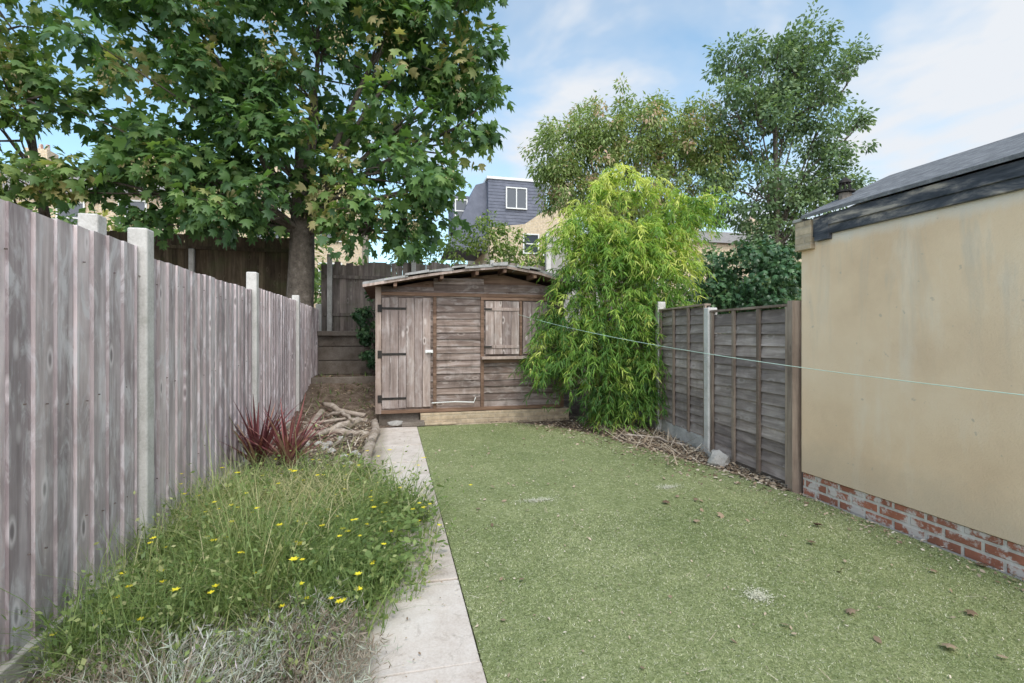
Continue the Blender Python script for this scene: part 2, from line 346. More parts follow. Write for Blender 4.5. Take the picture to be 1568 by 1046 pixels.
def blades(name,P,L,az,curv,w,rnd,mat,parent=None,seg=3,lean=None,collect=None):
    n=len(P); t=np.linspace(0,1,seg+1)
    if lean is None: lean=np.zeros(n)
    hx=np.cos(az);hy=np.sin(az)
    V=np.zeros((n,(seg+1)*2,3))
    for i,tt in enumerate(t):
        h=L*(lean*tt+curv*tt*tt); z=L*(tt*np.sqrt(np.maximum(.05,1-lean**2))-.45*curv*tt**2.5)
        ww=w*(1-tt**1.6)*.5+w*.04
        cx=P[:,0]+hx*h; cy=P[:,1]+hy*h; cz=P[:,2]+z
        V[:,2*i,0]=cx-hy*ww;V[:,2*i,1]=cy+hx*ww;V[:,2*i,2]=cz
        V[:,2*i+1,0]=cx+hy*ww;V[:,2*i+1,1]=cy-hx*ww;V[:,2*i+1,2]=cz
    f=np.array([(2*i,2*i+1,2*i+3,2*i+2) for i in range(seg)])
    F=(f[None]+(np.arange(n)*(seg+1)*2)[:,None,None]).reshape(-1,4)
    tip=V[:,-2:,:].mean(axis=1); midp=V[:,2*(seg//2+1)-0:2*(seg//2+1)+2,:].mean(axis=1) if seg>1 else tip
    o=npmesh(name,V.reshape(-1,3),F,np.repeat(rnd,(seg+1)*2),mat,parent)
    return tip,midp

# ------------------------------------------------------------ ground
def gz(x,y):
    z=0.0
    if y>7.8: z=.55*min(1,(y-7.8)/2.6)
    if y>10.95: z=.55+.95*min(1,(y-10.95)/.2)
    return z
xs=[-400,-150,-60,-25,-12,-7,-4,-2.5]+[-1.6+.1*i for i in range(16)]+[0,.4,1,2,2.6]+[2.8+.15*i for i in range(10)]+[4.5,6,9,14,25,60,150,400]
ys=[-60,-20,-8,-3,0]+[1+.15*i for i in range(66)]+[10.94,11.15,12,14,18,25,40,80,200,500]
V=[];F=[]
for y in ys:
    for x in xs:
        z=gz(x,y)
        if -1.6<=x<=-.2 and 1<y<10.9: z+=random.uniform(-.03,.045)+(.05 if y>5 else 0)*(1 if x<-.3 else 0)
        elif 2.7<x<4.2 and 1<y<9: z+=random.uniform(-.03,.0)
        else: z-=.012
        V.append((x,y,z-.01))
nx=len(xs)
for j in range(len(ys)-1):
    for i in range(nx-1): F.append((j*nx+i,j*nx+i+1,(j+1)*nx+i+1,(j+1)*nx+i))
npmesh('soil_ground',V,F,np.full(len(V),.5),M['soil'],smooth=True)

# lawn
LP=[(.385,-3),(3.57,-3),(3.57,3.5),(3.47,4.1),(3.38,4.6),(3.25,5.0),(3.22,5.3),(3.0,5.9),(2.92,6.3),(2.70,6.75),(2.45,7.2),(1.95,7.66),(.385,7.66)]
mb=MB()
mb.poly([(x,y,.012) for x,y in LP],M['turf'])
n=len(LP)
for i in range(n):
    a=LP[i];b_=LP[(i+1)%n]; mb.poly([(a[0],a[1],-.03),(b_[0],b_[1],-.03),(b_[0],b_[1],.012),(a[0],a[1],.012)],M['turf'])
lawn=empty('artificial_grass_lawn'); mb.build('turf_backing',lawn)
def inpoly(x,y,P):
    ins=np.zeros(len(x),bool); j=len(P)-1
    for i in range(len(P)):
        xi,yi=P[i];xj,yj=P[j]
        c=((yi>y)!=(yj>y))&(x<(xj-xi)*(y-yi)/((yj-yi) or 1e-9)+xi); ins^=c; j=i
    return ins
def lawnpts(n,y0,y1):
    x=rng.uniform(.37,3.57,n);y=rng.uniform(y0,y1,n);k=inpoly(x,y,LP); return np.stack([x[k],y[k],np.full(k.sum(),.012)],1)
P=np.concatenate([lawnpts(120000,1.2,3.6),lawnpts(45000,3.6,7.7)])
n=len(P); blades('turf_pile',P,rng.uniform(.005,.013,n),rng.uniform(0,6.28,n),rng.uniform(.3,1.2,n),np.full(n,.0028)+.0008*(P[:,1]-1),rng.random(n),M['blade'],lawn,seg=1,lean=rng.uniform(.2,.85,n))
for (x,y,rx,ry) in [(1.22,4.0,.2,.06),(2.52,4.05,.13,.07),(1.95,2.25,.08,.08)]:
    k=900; a=rng.uniform(0,6.28,k); q=np.abs(rng.normal(size=k))*.6; q=np.minimum(q,1.9)
    Pp=np.stack([x+np.cos(a)*q*rx,y+np.sin(a)*q*ry,rng.uniform(.016,.026,k)],1)
    Tt=sph(k)*np.array([1,1,.3]); V_,F_,r_=scatter(*DIAM,Pp,frames(Tt,np.array([0,0,1])+.3*sph(k)),rng.uniform(.005,.014,k),rng.uniform(.75,1,k)); npmesh('sand_patch',V_,F_,r_,M['sand'])

# path
path=empty('concrete_path'); mb=MB(); y=-.9
ji=0
for L in [.9,.85,1.25,.75,.95,.8,.95,.85,.9,.62]:
    x0=-.20+random.uniform(-.012,.012)-.006*ji-(.04 if y<2.5 else 0); z=.018+random.uniform(-.006,.006)
    y1=min(y+L,7.66); s=random.uniform(-.012,.012)
    mb.hexa([(x0,y+.013,-.06),(.380,y+.013+s,-.06),(.380,y1-.013,-.06),(x0,y1-.013,-.06),(x0,y+.013,z),(.380,y+.013+s,z-.004),(.380,y1-.013,z-.002),(x0,y1-.013,z)],M['slab']); y=y1; ji+=1
mb.build('paving_slabs',path,.006)
q=np.stack([rng.uniform(-.2,.37,260),rng.uniform(1.2,7.6,260),np.full(260,.028)],1)
# ------------------------------------------------------------ left fence
fx=-1.53
fence=empty('wooden_fence')
postY=[-1.5,1.0,3.5,6.0,8.55,11.1]
mb=MB(); mp=MB(); mg=MB()
for i in range(5):
    y0=postY[i]+.06; y1=postY[i+1]-.06; top=[1.99,1.99,1.945,2.0,1.99][i]; base=.12+gz(0,postY[i])*.9
    mg.box(fx-.03,fx+.04,y0,y1,-.25,base,M['gravelboard'])
    yy=y0
    while yy<y1-.02:
        w=random.uniform(.12,.15); ye=min(y1,yy+w); j=random.uniform(-.008,.006); o=random.uniform(-.004,.004); rr=random.random(); tl=random.uniform(-.003,.003)
        mb.hexa([(fx-.012,yy,base),(fx+.022+o+tl,yy,base),(fx+.006+o+tl,ye+.012,base),(fx-.012,ye+.012,base),(fx-.012,yy,top+j),(fx+.022+o,yy,top+j),(fx+.006+o,ye+.012,top+j),(fx-.012,ye+.012,top+j)],M['fence'],rr)
        yy=ye
    for zr in (.45,1.1,1.75): mb.box(fx-.06,fx-.013,y0,y1,zr,zr+.07,M['fence'])
for i,py in enumerate(postY):
    h=[2.1,2.1,2.11,2.15,2.09,2.1][i]
    mp.box(fx-.05,fx+.06,py-.05,py+.05,-.3,h,M['concrete'],random.random())
mb.build('feather_edge_boards',fence); mp.build('concrete_posts',fence,.012); mg.build('gravel_boards',fence,.006)
mb=MB()
for py in np.arange(.6,8.4,.135):
    for zr in (.5,1.14,1.79):
        if random.random()<.4: continue
        y=py+random.uniform(-.03,.03); z=zr+random.uniform(-.03,.03); mb.box(fx+.016,fx+.025,y-.003,y+.003,z-.003,z+.003,M['rust'])
mb.build('nail_heads',fence)
mb=MB(); mb.box(fx-.2,fx-.1,3.25,3.35,0,2.14,M['concrete']); mb.build('concrete_post',None,.01)

# ------------------------------------------------------------ back fences + retaining wall
rw=MB(); 
for i in range(4):
    rw.box(-1.6,6.0,10.86+.012*i,11.1,.3+i*.3,.3+i*.3+.288,M['darkconc'])
rw.box(-1.6,6.0,10.8,10.86,1.42,1.52,M['darkconc'])
rw.build('retaining_wall',None,.01)
def board_fence(name,x0,x1,y,z0,z1,mat,postx,ph,slope=0.0,w=.12,jit=.02,vary=False):
    e=empty(name); a=MB(); x=x0
    while x<x1:
        j=random.uniform(-jit,jit); t=z1+slope*(x-x0)+j; w_=w*random.uniform(.8,1.15) if vary else w; o=random.uniform(-.006,.004)
        a.hexa([(x,y-.018+o,z0),(x+w_,y-.006+o,z0),(x+w_,y+.012,z0),(x,y+.012,z0),(x,y-.018+o,t),(x+w_,y-.006+o,t),(x+w_,y+.012,t),(x,y+.012,t)],mat); x+=w_-.006+(.012 if vary and random.random()<.15 else 0)
    a.box(x0,x1,y-.06,y-.0245,z0+.35,z0+.42,mat); 
    a.box(x0,x1,y-.06,y-.0245,z1-.32,z1-.25,mat)
    a.build('boards',e); b=MB()
    for p in postx: b.box(p-.05,p+.05,y-.12,y-.03,z0-.6,ph,M['concrete'])
    b.build('posts',e,.01)
board_fence('wooden_fence',-1.5,5.8,11.3,1.5,3.0,M['fence_grey'],[-1.32,.48,2.3,5.0],3.2,.03,.13,.05,True)
board_fence('wooden_fence',-9.5,-1.75,11.9,1.4,3.62,M['fence_back'],[-7,-4.2,-2.2],3.3)
mb=MB(); mb.box(3.75,4.5,11.15,11.19,1.5,3.82,M['stone']); mb.box(3.75,4.5,11.12,11.149,3.7,3.78,M['stone']); mb.box(3.58,3.7,11.0,11.1,1.4,3.92,M['concrete']); mb.build('garden_gate_panel',None,.005)

# ------------------------------------------------------------ shed
shed=empty('wooden_shed'); mb=MB(); SY=7.9
mb.box(-.17,2.85,SY+.03,10.2,.24,2.1,M['shed_dark'])
z=.25
pr=[(-.42,2.17),(.5,2.35),(1.1,2.45),(1.75,2.52),(2.3,2.44),(3.05,2.24)]
def rooft(x):
    for a,b_ in zip(pr,pr[1:]):
        if a[0]<=x<=b_[0]: return a[1]+(b_[1]-a[1])*(x-a[0])/(b_[0]-a[0])
    return 2.1
hb=.112
while z<2.35:
    for (xa,xb) in [(-.16,.66),(.66,1.48),(1.48,2.84)]:
        zt=z+hb+.012
        lim=min(rooft(xa),rooft(xb))-.06
        if z>lim: 
            continue
        zt=min(zt,lim+.05); j=random.uniform(-.007,.007); k=random.uniform(-.009,.009)
        mb.hexa([(xa,SY-.024+j,z+k),(xb,SY-.024-j,z-k),(xb,SY+.03,z-k),(xa,SY+.03,z+k),(xa,SY-.002,zt),(xb,SY-.002,zt),(xb,SY+.03,zt),(xa,SY+.03,zt)],M['shed_side'])
    z+=hb
z=.25
while z<2.1:
    for xs_,sg in ((-.17,-1),(2.85,1)):
        a=xs_+sg*.026; b_=xs_+sg*.003
        q_=[(a,SY,z),(xs_,SY,z),(xs_,10.2,z),(a,10.2,z),(b_,SY,z+hb+.01),(xs_,SY,z+hb+.01),(xs_,10.2,z+hb+.01),(b_,10.2,z+hb+.01)]
        if sg>0: q_=[q_[1],q_[0],q_[3],q_[2],q_[5],q_[4],q_[7],q_[6]]
        mb.hexa(q_,M['shed_side'])
    z+=hb
mb.prism([(-.16,2.09),(2.84,2.09),(2.84,2.22),(1.75,2.46),(.5,2.3),(-.16,2.16)],SY+.031,SY+.06,M['shed_dark'])
mb.build('walls',shed)
mb=MB()
mb.box(-.25,-.16,SY-.05,SY+.03,.2,2.2,M['shed_trimv'])
mb.box(.645,.70,SY-.045,SY-.02,.25,2.06,M['shed_dark'])
mb.box(1.42,1.475,SY-.05,SY-.02,.25,2.1,M['shed_dark'])
mb.box(2.80,2.87,SY-.05,SY+.03,.2,2.2,M['shed_dark'])
mb.box(-.16,2.80,SY-.055,SY-.02,2.065,2.12,M['shed_dark'])
mb.box(-.16,2.80,SY-.06,SY+.02,.2,.255,M['shed_dark'])
mb.build('trim',shed,.004)
mb=MB(); x=-.15
for w in (.125,.13,.12,.135,.12,.13):
    mb.box(x,x+w-.007,SY-.052,SY-.028,.28+random.uniform(0,.012),2.03+random.uniform(-.01,.006),M['shed_door']); x+=w
for zz in (.42,1.12,1.84): mb.box(-.2,.22,SY-.062,SY-.0525,zz,zz+.035,M['metal']); mb.box(-.215,-.15,SY-.066,SY-.052,zz-.04,zz+.075,M['metal'])
mb.box(.52,.64,SY-.075,SY-.053,1.15,1.20,M['white']); mb.tube([(.56,SY-.07,1.17),(.56,SY-.11,1.17),(.62,SY-.11,1.17)],[.01]*3,M['white'])
mb.build('door',shed,.003)
mb=MB(); x=1.50
for w in (.145,.14,.15,.14): mb.box(x,x+w-.005,SY-.07,SY-.03,1.12,2.0+random.uniform(-.006,.006),M['shed_door']); x+=w
mb.box(1.5,2.07,SY-.085,SY-.0705,1.22,1.27,M['shed_door'],.9); mb.box(1.5,2.07,SY-.085,SY-.0705,1.84,1.89,M['shed_door'],.9)
mb.box(1.475,1.60,SY-.095,SY-.0855,1.23,1.26,M['metal']);mb.box(1.475,1.60,SY-.095,SY-.0855,1.85,1.88,M['metal'])
x=2.14
for w in (.15,.14,.14): mb.box(x,x+w-.005,SY-.065,SY-.03,1.12,2.0,M['shed_door'],random.uniform(0,.3)); x+=w
mb.box(2.08,2.125,SY-.065,SY-.02,1.1,2.03,M['shed_dark']); mb.box(1.42,2.62,SY-.065,SY-.02,2.015,2.06,M['shed_dark'])
mb.box(1.43,2.62,SY-.14,SY-.02,1.04,1.085,M['shed_trimv']); mb.box(1.46,2.6,SY-.05,SY-.02,.98,1.038,M['shed_dark'])
mb.build('window_shutters',shed,.003)
mb=MB(); mb.prism([(x,z+.02) for x,z in pr]+[(x,z) for x,z in pr[::-1]],7.5,10.35,M['shed_dark'])
mb.build('roof_boards',shed)
mb=MB()
for k,(a,b_) in enumerate(zip(pr,pr[1:])):
    nseg=3
    for s_ in range(nseg):
        t0=s_/nseg;t1=(s_+1)/nseg+.05; dz=.02+.006*s_+random.uniform(0,.022)
        xa=a[0]+(b_[0]-a[0])*t0;za=a[1]+(b_[1]-a[1])*t0;xb=a[0]+(b_[0]-a[0])*t1;zb=a[1]+(b_[1]-a[1])*t1
        yo=7.46+random.uniform(-.04,.02); d1=random.uniform(-.035,.0)
        mb.hexa([(xa,yo,za+dz+d1*.5),(xb,yo,zb+dz+d1),(xb,10.4,zb+dz),(xa,10.4,za+dz),(xa,yo,za+dz+.026),(xb,yo,zb+dz+.026),(xb,10.4,zb+dz+.026),(xa,10.4,za+dz+.026)],M['felt2'])
mb.build('roof_felt',shed)
mb=MB()
for xr in (.05,.75,1.3,1.75,2.25,2.7):
    zr=rooft(xr); mb.box(xr-.025,xr+.025,7.5,7.93,zr-.085,zr-.004,M['shed_dark'])
for a,b_ in zip(pr,pr[1:]):
    mb.hexa([(a[0],7.47,a[1]-.02),(b_[0],7.47,b_[1]-.02),(b_[0],7.498,b_[1]-.02),(a[0],7.498,a[1]-.02),(a[0],7.47,a[1]+.018),(b_[0],7.47,b_[1]+.018),(b_[0],7.498,b_[1]+.018),(a[0],7.498,a[1]+.018)],M['shed_trimv'])
mb.build('rafters',shed)
mb=MB(); mb.box(.44,2.95,SY-.10,8.2,-.05,.19,M['tbrick']); mb.box(-.2,.43,SY+.02,8.2,-.05,.19,M['darkconc']); mb.build('brick_plinth',shed,.006)  # left block is dark to paint in the shadow below the door
mb=MB(); mb.tube([(.62,SY-.07,.35),(1.0,SY-.08,.36),(1.3,SY-.08,.34),(1.33,SY-.08,.42)],[.009]*4,M['white']); mb.build('waste_pipe',shed)
mb=MB(); mb.box(.15,.5,7.62,7.84,.02,.09,M['darkconc']); mb.box(.42,1.0,7.68,7.79,.012,.05,M['tbrick']); mb.build('doorstep',None,.015)

# ------------------------------------------------------------ outbuilding (right)
ob=empty('rendered_outbuilding'); mb=MB(); X0=3.6
mb.box(X0+.012,6.6,-5,3.61,-.1,.2,M['rbrick']); mb.build('brick_plinth',ob)
mb=MB(); mb.box(X0,6.6,-5,3.62,.205,2.31,M['render']); mb.prism([(X0+.05,2.312),(X0+.05,2.44),(4.6,2.86),(5.6,2.312)],-4.9,3.52,M['render']); mb.build('rendered_walls',ob,.006)
mb=MB(); mb.box(X0-.035,X0-.003,-5,3.46,2.30,2.47,M['fascia']); mb.box(X0-.05,X0-.036,-5,3.3,2.37,2.465,M['fascia']); mb.box(X0-.045,X0-.002,3.3,3.44,2.255,2.44,M['fascia']); mb.build('fascia_board',ob,.004)
mb=MB(); mb.hexa([(X0-.075,-5,2.472),(4.6,-5,2.93),(4.6,3.6,2.93),(X0-.075,3.55,2.472),(X0-.075,-5,2.50),(4.6,-5,2.965),(4.6,3.6,2.965),(X0-.075,3.55,2.50)],M['felt'])
mb.hexa([(4.6,-5,2.93),(6.9,-5,2.0),(6.9,3.6,2.0),(4.6,3.6,2.93),(4.6,-5,2.964),(6.9,-5,2.04),(6.9,3.6,2.04),(4.6,3.6,2.964)],M['felt'])
mb.build('felt_roof',ob)
mb=MB(); mb.box(X0-.05,X0+.12,3.47,3.64,2.2,2.455,M['tbrick']); mb.box(X0-.06,X0+.13,3.56,3.66,2.456,2.485,M['stone']); mb.build('corner_pier',ob,.006)
mb=MB(); mb.tube([(3.9,3.45,2.6),(3.9,3.45,2.70)],[.055,.05],M['darkconc'],14); mb.tube([(3.9,3.45,2.705),(3.9,3.45,2.72)],[.075,.075],M['metal'],14)
for k in range(8):
    a=k*math.pi/4; mb.tube([(3.9+.05*math.cos(a),3.45+.05*math.sin(a),2.72),(3.9+.035*math.cos(a),3.45+.035*math.sin(a),2.79)],[.005,.005],M['metal'],5)
mb.tube([(3.9,3.45,2.79),(3.9,3.45,2.81),(3.9,3.45,2.84)],[.05,.045,.01],M['metal'],14); mb.build('vent_cowl',ob)

# ------------------------------------------------------------ right fence
rf=empty('wooden_fence'); pts=[(3.62,3.68),(3.74,5.08),(3.95,6.55),(4.25,8.5),(4.6,10.8)]
mb=MB(); mt=MB(); mp=MB()
def seg(a,b_,off0,off1):
    dx,dy=b_[0]-a[0],b_[1]-a[1]; L=math.hypot(dx,dy); ux,uy=dx/L,dy/L; nxx,nyy=-uy,ux
    return L,lambda s_,o: (a[0]+ux*s_+nxx*o,a[1]+uy*s_+nyy*o)
def obox(mbb,f,s0,s1,o0,o1,z0,z1,mat,r=None,dz=0):
    p=[f(s0,o0),f(s1,o0),f(s1,o1),f(s0,o1)]
    zz=[z0,z0+dz,z0+dz,z0]; z2=[z1,z1+dz,z1+dz,z1]
    mbb.hexa([(q[0],q[1],w_) for q,w_ in zip(p,zz)]+[(q[0],q[1],w_) for q,w_ in zip(p,z2)],mat,r)
for k,(a,b_) in enumerate(zip(pts,pts[1:])):
    L,f=seg(a,b_,0,0); zt=[1.70,1.79,1.84,1.9][k]; zb=[.07,.2,.25,.3][k]
    s0=.05; s1=L-.06; z=zb; 
    while z<zt-.05:
        h=.115; dz=random.uniform(-.02,.02); r=random.random()
        p0=f(s0,.028);p1=f(s1,.028);q0=f(s0,.006);q1=f(s1,.006);b0=f(s0,-.01);b1=f(s1,-.01)
        zt_=min(z+h+.015,zt)
        mb.hexa([(p0[0],p0[1],z),(p1[0],p1[1],z+dz),(b1[0],b1[1],z+dz),(b0[0],b0[1],z),(q0[0],q0[1],zt_),(q1[0],q1[1],zt_+dz),(b1[0],b1[1],zt_+dz),(b0[0],b0[1],zt_)],M['fence_lap'],r); z+=h
    nb=4
    for i in range(nb):
        s=s0+(s1-s0-.05)*i/(nb-1); obox(mt,f,s,s+.042,.03,.055,zb-.02,zt+.01,M['batten'])
    obox(mt,f,s0,s1,-.02,.06,zt+.012,zt+.035,M['batten'])
    if k: obox(mp,f,.06,L-.06,-.02,.025,-.1,zb-.025,M['concrete'])
    if k: obox(mp,f,-.055,.055,-.05,.07,-.1,zt+.0+(-.02 if k==1 else .1),M['concrete'],.9)
    else: obox(mt,f,-.02,.045,-.03,.07,-.05,1.76,M['batten'])
mb.build('lap_boards',rf); mt.build('battens',rf); mp.build('concrete_posts',rf,.012)

# washing line
mb=MB(); A=Vector((2.05,7.8,1.78)); B=Vector((3.58,1.0,1.08)); pp=[]
for i in range(25):
    t=i/24; p=A.lerp(B,t); p.z-=.5*t*(1-t); pp.append(tuple(p))
m,nt,out=newmat('green_line'); bsdf(nt,out,(.5,.66,.56),.5); 
mb.tube(pp,[.0025]*25,m,6); mb.build('washing_line')

# ------------------------------------------------------------ trees
def tree(name,base,top,r0,cl_,clump,dens,leaves,size,tmpl,mat,kmin=2,seeds=0,**k):
    e=empty(name); cs=crown(cl_,clump,dens,leaves,size,tmpl,M[mat],'crown',e,**k)
    mb=MB(); limbs(mb,base,top,r0,cl_,cs,M['bark'],kmin=kmin); mb.build('trunk_and_limbs',e,smooth=True)
    if seeds:
        allc=np.concatenate(cs); allc=allc[allc[:,1]<base[1]+.3]; pick=allc[rng.choice(len(allc),seeds,replace=False)]+np.array([0,-.25,-.1])
        P=np.repeat(pick,45,0)+rng.normal(size=(seeds*45,3))*np.array([.07,.07,.13]); T=sph(len(P))*.7+np.array([0,0,-1.])
        V_,F_,r_=scatter(*DIAM,P,frames(T,sph(len(P))),rng.uniform(.035,.06,len(P)),rng.random(len(P))); npmesh('seed_clusters',V_,F_,r_,M['seeds'],e)
main=[(-3.45,9.9,6.3,1.9),(-1.25,9.9,6.9,2.1),(.75,9.4,7.3,1.25),(1.35,9.2,5.6,.8),(1.5,9.3,6.5,.7),(.0,9.3,4.55,1.25),(.15,9.2,3.4,.5),(-.45,9.3,3.5,.5),(-2.1,9.9,4.9,1.5),(-3.7,9.9,4.3,1.0),(-4.8,10.3,5.1,.9),(-4.1,9.9,7.7,1.3),(-1.2,9.9,9.2,2.2),(.9,9.2,8.6,1.0),(-2.9,9.3,3.8,.55),(-1.1,9.3,3.8,.65),(.9,9.3,4.4,.5),(-5.2,9.9,4.2,.5),(-3.3,9.8,3.55,.45),(-2.3,9.3,3.75,.5),(-4.1,9.8,3.6,.4),(.6,9.3,3.7,.4)]
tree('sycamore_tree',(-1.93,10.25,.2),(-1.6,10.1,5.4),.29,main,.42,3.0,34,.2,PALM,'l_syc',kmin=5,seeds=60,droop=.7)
left=[(-6.1,9.8,5.4,1.1),(-6.5,9.7,7.0,1.2),(-5.7,9.9,4.2,.55),(-7.0,9.9,3.9,1.0),(-6.2,9.8,3.5,.5),(-7.4,9.9,6,1)]
tree('maple_tree',(-6.3,11.3,1.3),(-6.2,10.4,5.2),.1,left,.4,3.0,32,.17,PALM,'l_syc2',kmin=4,seeds=12,droop=.7)
mid=[(5.7,15.1,7.4,1.45),(7.5,14.7,8.2,1.5),(9.5,14.2,7.9,1.5),(7.8,14.5,6.4,1.5),(5.6,15.1,6.2,.95),(10.1,14,6.7,1.0),(6.6,14.8,8.0,1.1),(8.6,14.4,8.3,1.1),(6.6,15,5.8,1.0),(8.9,14.5,5.3,1.0),(7.4,14.8,4.6,1.0),(5.0,15.2,7.0,.8),(10.4,14,7.6,.8)]
tree('ash_tree',(7.8,14.8,1.4),(7.8,14.7,6.2),.12,mid,.34,3.6,75,.15,NARR,'l_mid',kmin=4,droop=.7,flat=1.0)
tall=[(11.5,12.6,9.6,1.2),(10.5,12.8,9.9,.8),(12.8,12.3,9.4,1.05),(12.5,12.3,10.6,.8),(11,12.7,7.9,1.3),(13.3,12.1,7.4,.95),(10.7,12.8,5.8,1.3),(12.6,12.3,6.1,1.1),(14,12,10,.45),(11.5,12.5,4.2,1.1),(12.4,12.3,8.4,1.0),(13.9,12,8.0,.4),(10,12.8,8.6,.65),(12.0,12.4,5.0,1.0),(13.3,12.1,6.0,.8)]
tree('poplar_tree',(11.4,12.6,1.4),(11.6,12.6,8.0),.12,tall,.36,4.6,60,.135,DIAM,'l_tall',kmin=3,droop=.5)
def shrub(name,cl_,clump,dens,leaves,size,tmpl,mat,base,**k):
    e=empty(name); cs=crown(cl_,clump,dens,leaves,size,tmpl,M[mat],'foliage',e,**k)
    mb=MB(); limbs(mb,base,(base[0],base[1],base[2]+.7),.04,cl_,cs,M['bark'],3,.006); mb.build('stems',e)
shrub('ivy_bush',[(6.4,7.7,2.5,.8),(7.0,7.5,2.85,.5),(5.9,7.8,2.1,.45),(6.8,7.5,2.1,.6),(6.4,7.7,1.3,.6)],.22,3.2,50,.095,PALM,'l_ivy',(6.4,7.7,0),droop=.9)
shrub('ivy_bush',[(-.45,10.75,1.5,.25),(-.6,10.9,1.9,.2),(-.4,10.6,1.0,.2),(-.3,10.9,2.3,.2)],.12,3.0,36,.08,PALM,'l_ivy',(-.4,10.7,.5),droop=.9)
shrub('garden_shrub',[(3.0,12.6,3.8,.6),(2.3,12.6,4.0,.6),(4.2,12.6,3.6,.5),(1.4,12.7,3.6,.6),(.4,12.7,3.5,.5),(3.6,12.5,3.3,.5)],.25,3.2,50,.1,OVAL,'l_shrub',(2.8,12.6,1.4))
shrub('garden_shrub',[(7.4,12.6,3.4,.8),(8.8,12.2,3.4,.8),(10.1,12,3.2,.8),(6.2,12.8,3.2,.7),(9.6,9.8,2.8,.6)],.3,2.8,50,.11,OVAL,'l_tall',(8,12.4,1.4))
e=empty('distant_trees')
cl_=[(x,21+random.uniform(-1,1),3.2+random.uniform(-.6,1.0)+(1.6 if x<-2 else 0),1.8) for x in np.arange(-26,34,2.2)]
crown(cl_,.7,2.4,60,.3,DIAM,M['l_syc2'],'foliage',e)
mb=MB()
for c in cl_: mb.tube([(c[0],c[1],1.3),(c[0]+.1,c[1],c[2])],[.12,.06],M['bark'],6)
mb.build('trunks',e)

# bamboo
e=empty('bamboo_plant')
bc=[(3.6,7.14,3.75,.22),(3.6,7.14,4.05,.13),(3.25,7.2,3.75,.12),(4.0,7.05,3.75,.13),(2.9,7.3,3.25,.32),(2.7,7.3,3.0,.25),(3.3,7.2,3.05,.35),(4.5,6.95,3.4,.3),(4.8,6.9,3.6,.22),(4.3,7.0,3.15,.3),(4.0,7.0,2.95,.35),(3.6,7.1,2.8,.45),(3.3,7.2,2.5,.5),(4.05,7.0,2.35,.45),(2.85,7.3,2.4,.25),(4.05,7.0,1.85,.4),(2.75,7.3,1.75,.38),(3.4,7.0,1.75,.5),(2.35,7.25,.95,.28),(2.5,7.2,1.3,.28),(2.95,6.95,.95,.4),(3.7,6.85,.95,.42),(3.3,6.85,.6,.35),(3.35,6.8,.3,.22),(4.4,7.0,2.7,.28),(3.9,6.75,.5,.25),(4.15,6.8,1.35,.25),(3.2,7.1,1.3,.45)]
PP=[];TT=[];RR=[];SS=[];mbt=MB()
for (x,y,z,r) in bc:
    nbz=int(14+92*r*r/.25)
    d=sph(nbz); d[:,1]=np.where(rng.random(nbz)<.35,-np.abs(d[:,1]),d[:,1])
    c0=np.array([x,y,z])+d*(r*(.3+.85*rng.random(nbz)[:,None]**.8))
    ctone=rng.uniform(-.14,.14)
    for ci in range(nbz):
        hd=nrm(np.array([d[ci][0],d[ci][1],0])+.5*rng.normal(size=3)*np.array([1,1,0]))
        L=rng.uniform(.16,.46); lift=rng.uniform(.2,1.1); k=int(L/.055)
        hz=np.clip((c0[ci][2]-.3)/3.6,0,1); sr=rng.random(); tone=.08+ctone+.5*hz**1.2+.24*(sr-.4)+(.25 if sr>.8 else 0)+.18*max(-.5,d[ci][2])+.1*d[ci][0]  # leaves yellow with height; paler top and right are sunlight put into the tone
        pts_=[]
        for i in range(k+1):
            t=i/k; p=c0[ci]+hd*L*t+np.array([0,0,L*(lift*t-1.15*t*t)]); pts_.append(tuple(p))
            m_=rng.integers(3,6)
            dirs=hd[None]*.6+rng.normal(size=(m_,3))*np.array([.75,.75,.4])+np.array([0,0,-.5-.4*t])
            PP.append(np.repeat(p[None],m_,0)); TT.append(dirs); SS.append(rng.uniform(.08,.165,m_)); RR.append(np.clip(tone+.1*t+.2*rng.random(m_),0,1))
        mbt.tube([pts_[0],pts_[len(pts_)//2],pts_[-1]],[.003,.002,.001],M['cane'],4)
P=np.concatenate(PP);T=np.concatenate(TT)
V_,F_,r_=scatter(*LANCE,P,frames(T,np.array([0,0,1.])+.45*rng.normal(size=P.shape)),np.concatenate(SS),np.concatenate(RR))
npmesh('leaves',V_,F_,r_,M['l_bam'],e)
mbt.build('twigs',e)
mb=MB()
for (x,y,z,r) in bc:
    for k in range(4 if r>.25 else 2):
        bx=3.4+random.uniform(-.35,.35);by=7.15+random.uniform(-.25,.25)
        ex=x+random.uniform(-r,r)*.7;ey=y+random.uniform(-r,r)*.7;ez=z+r*random.uniform(0,1.0)
        q_=[(bx+(ex-bx)*t**1.8,by+(ey-by)*t**1.8,max(0,ez)*(t if ez>1.5 else math.sin(t*1.9)/math.sin(1.9))) for t in [i/7 for i in range(8)]]
        mb.tube(q_,[.009*(1-.6*i/7) for i in range(8)],M['cane'],5)
mb.build('canes',e)

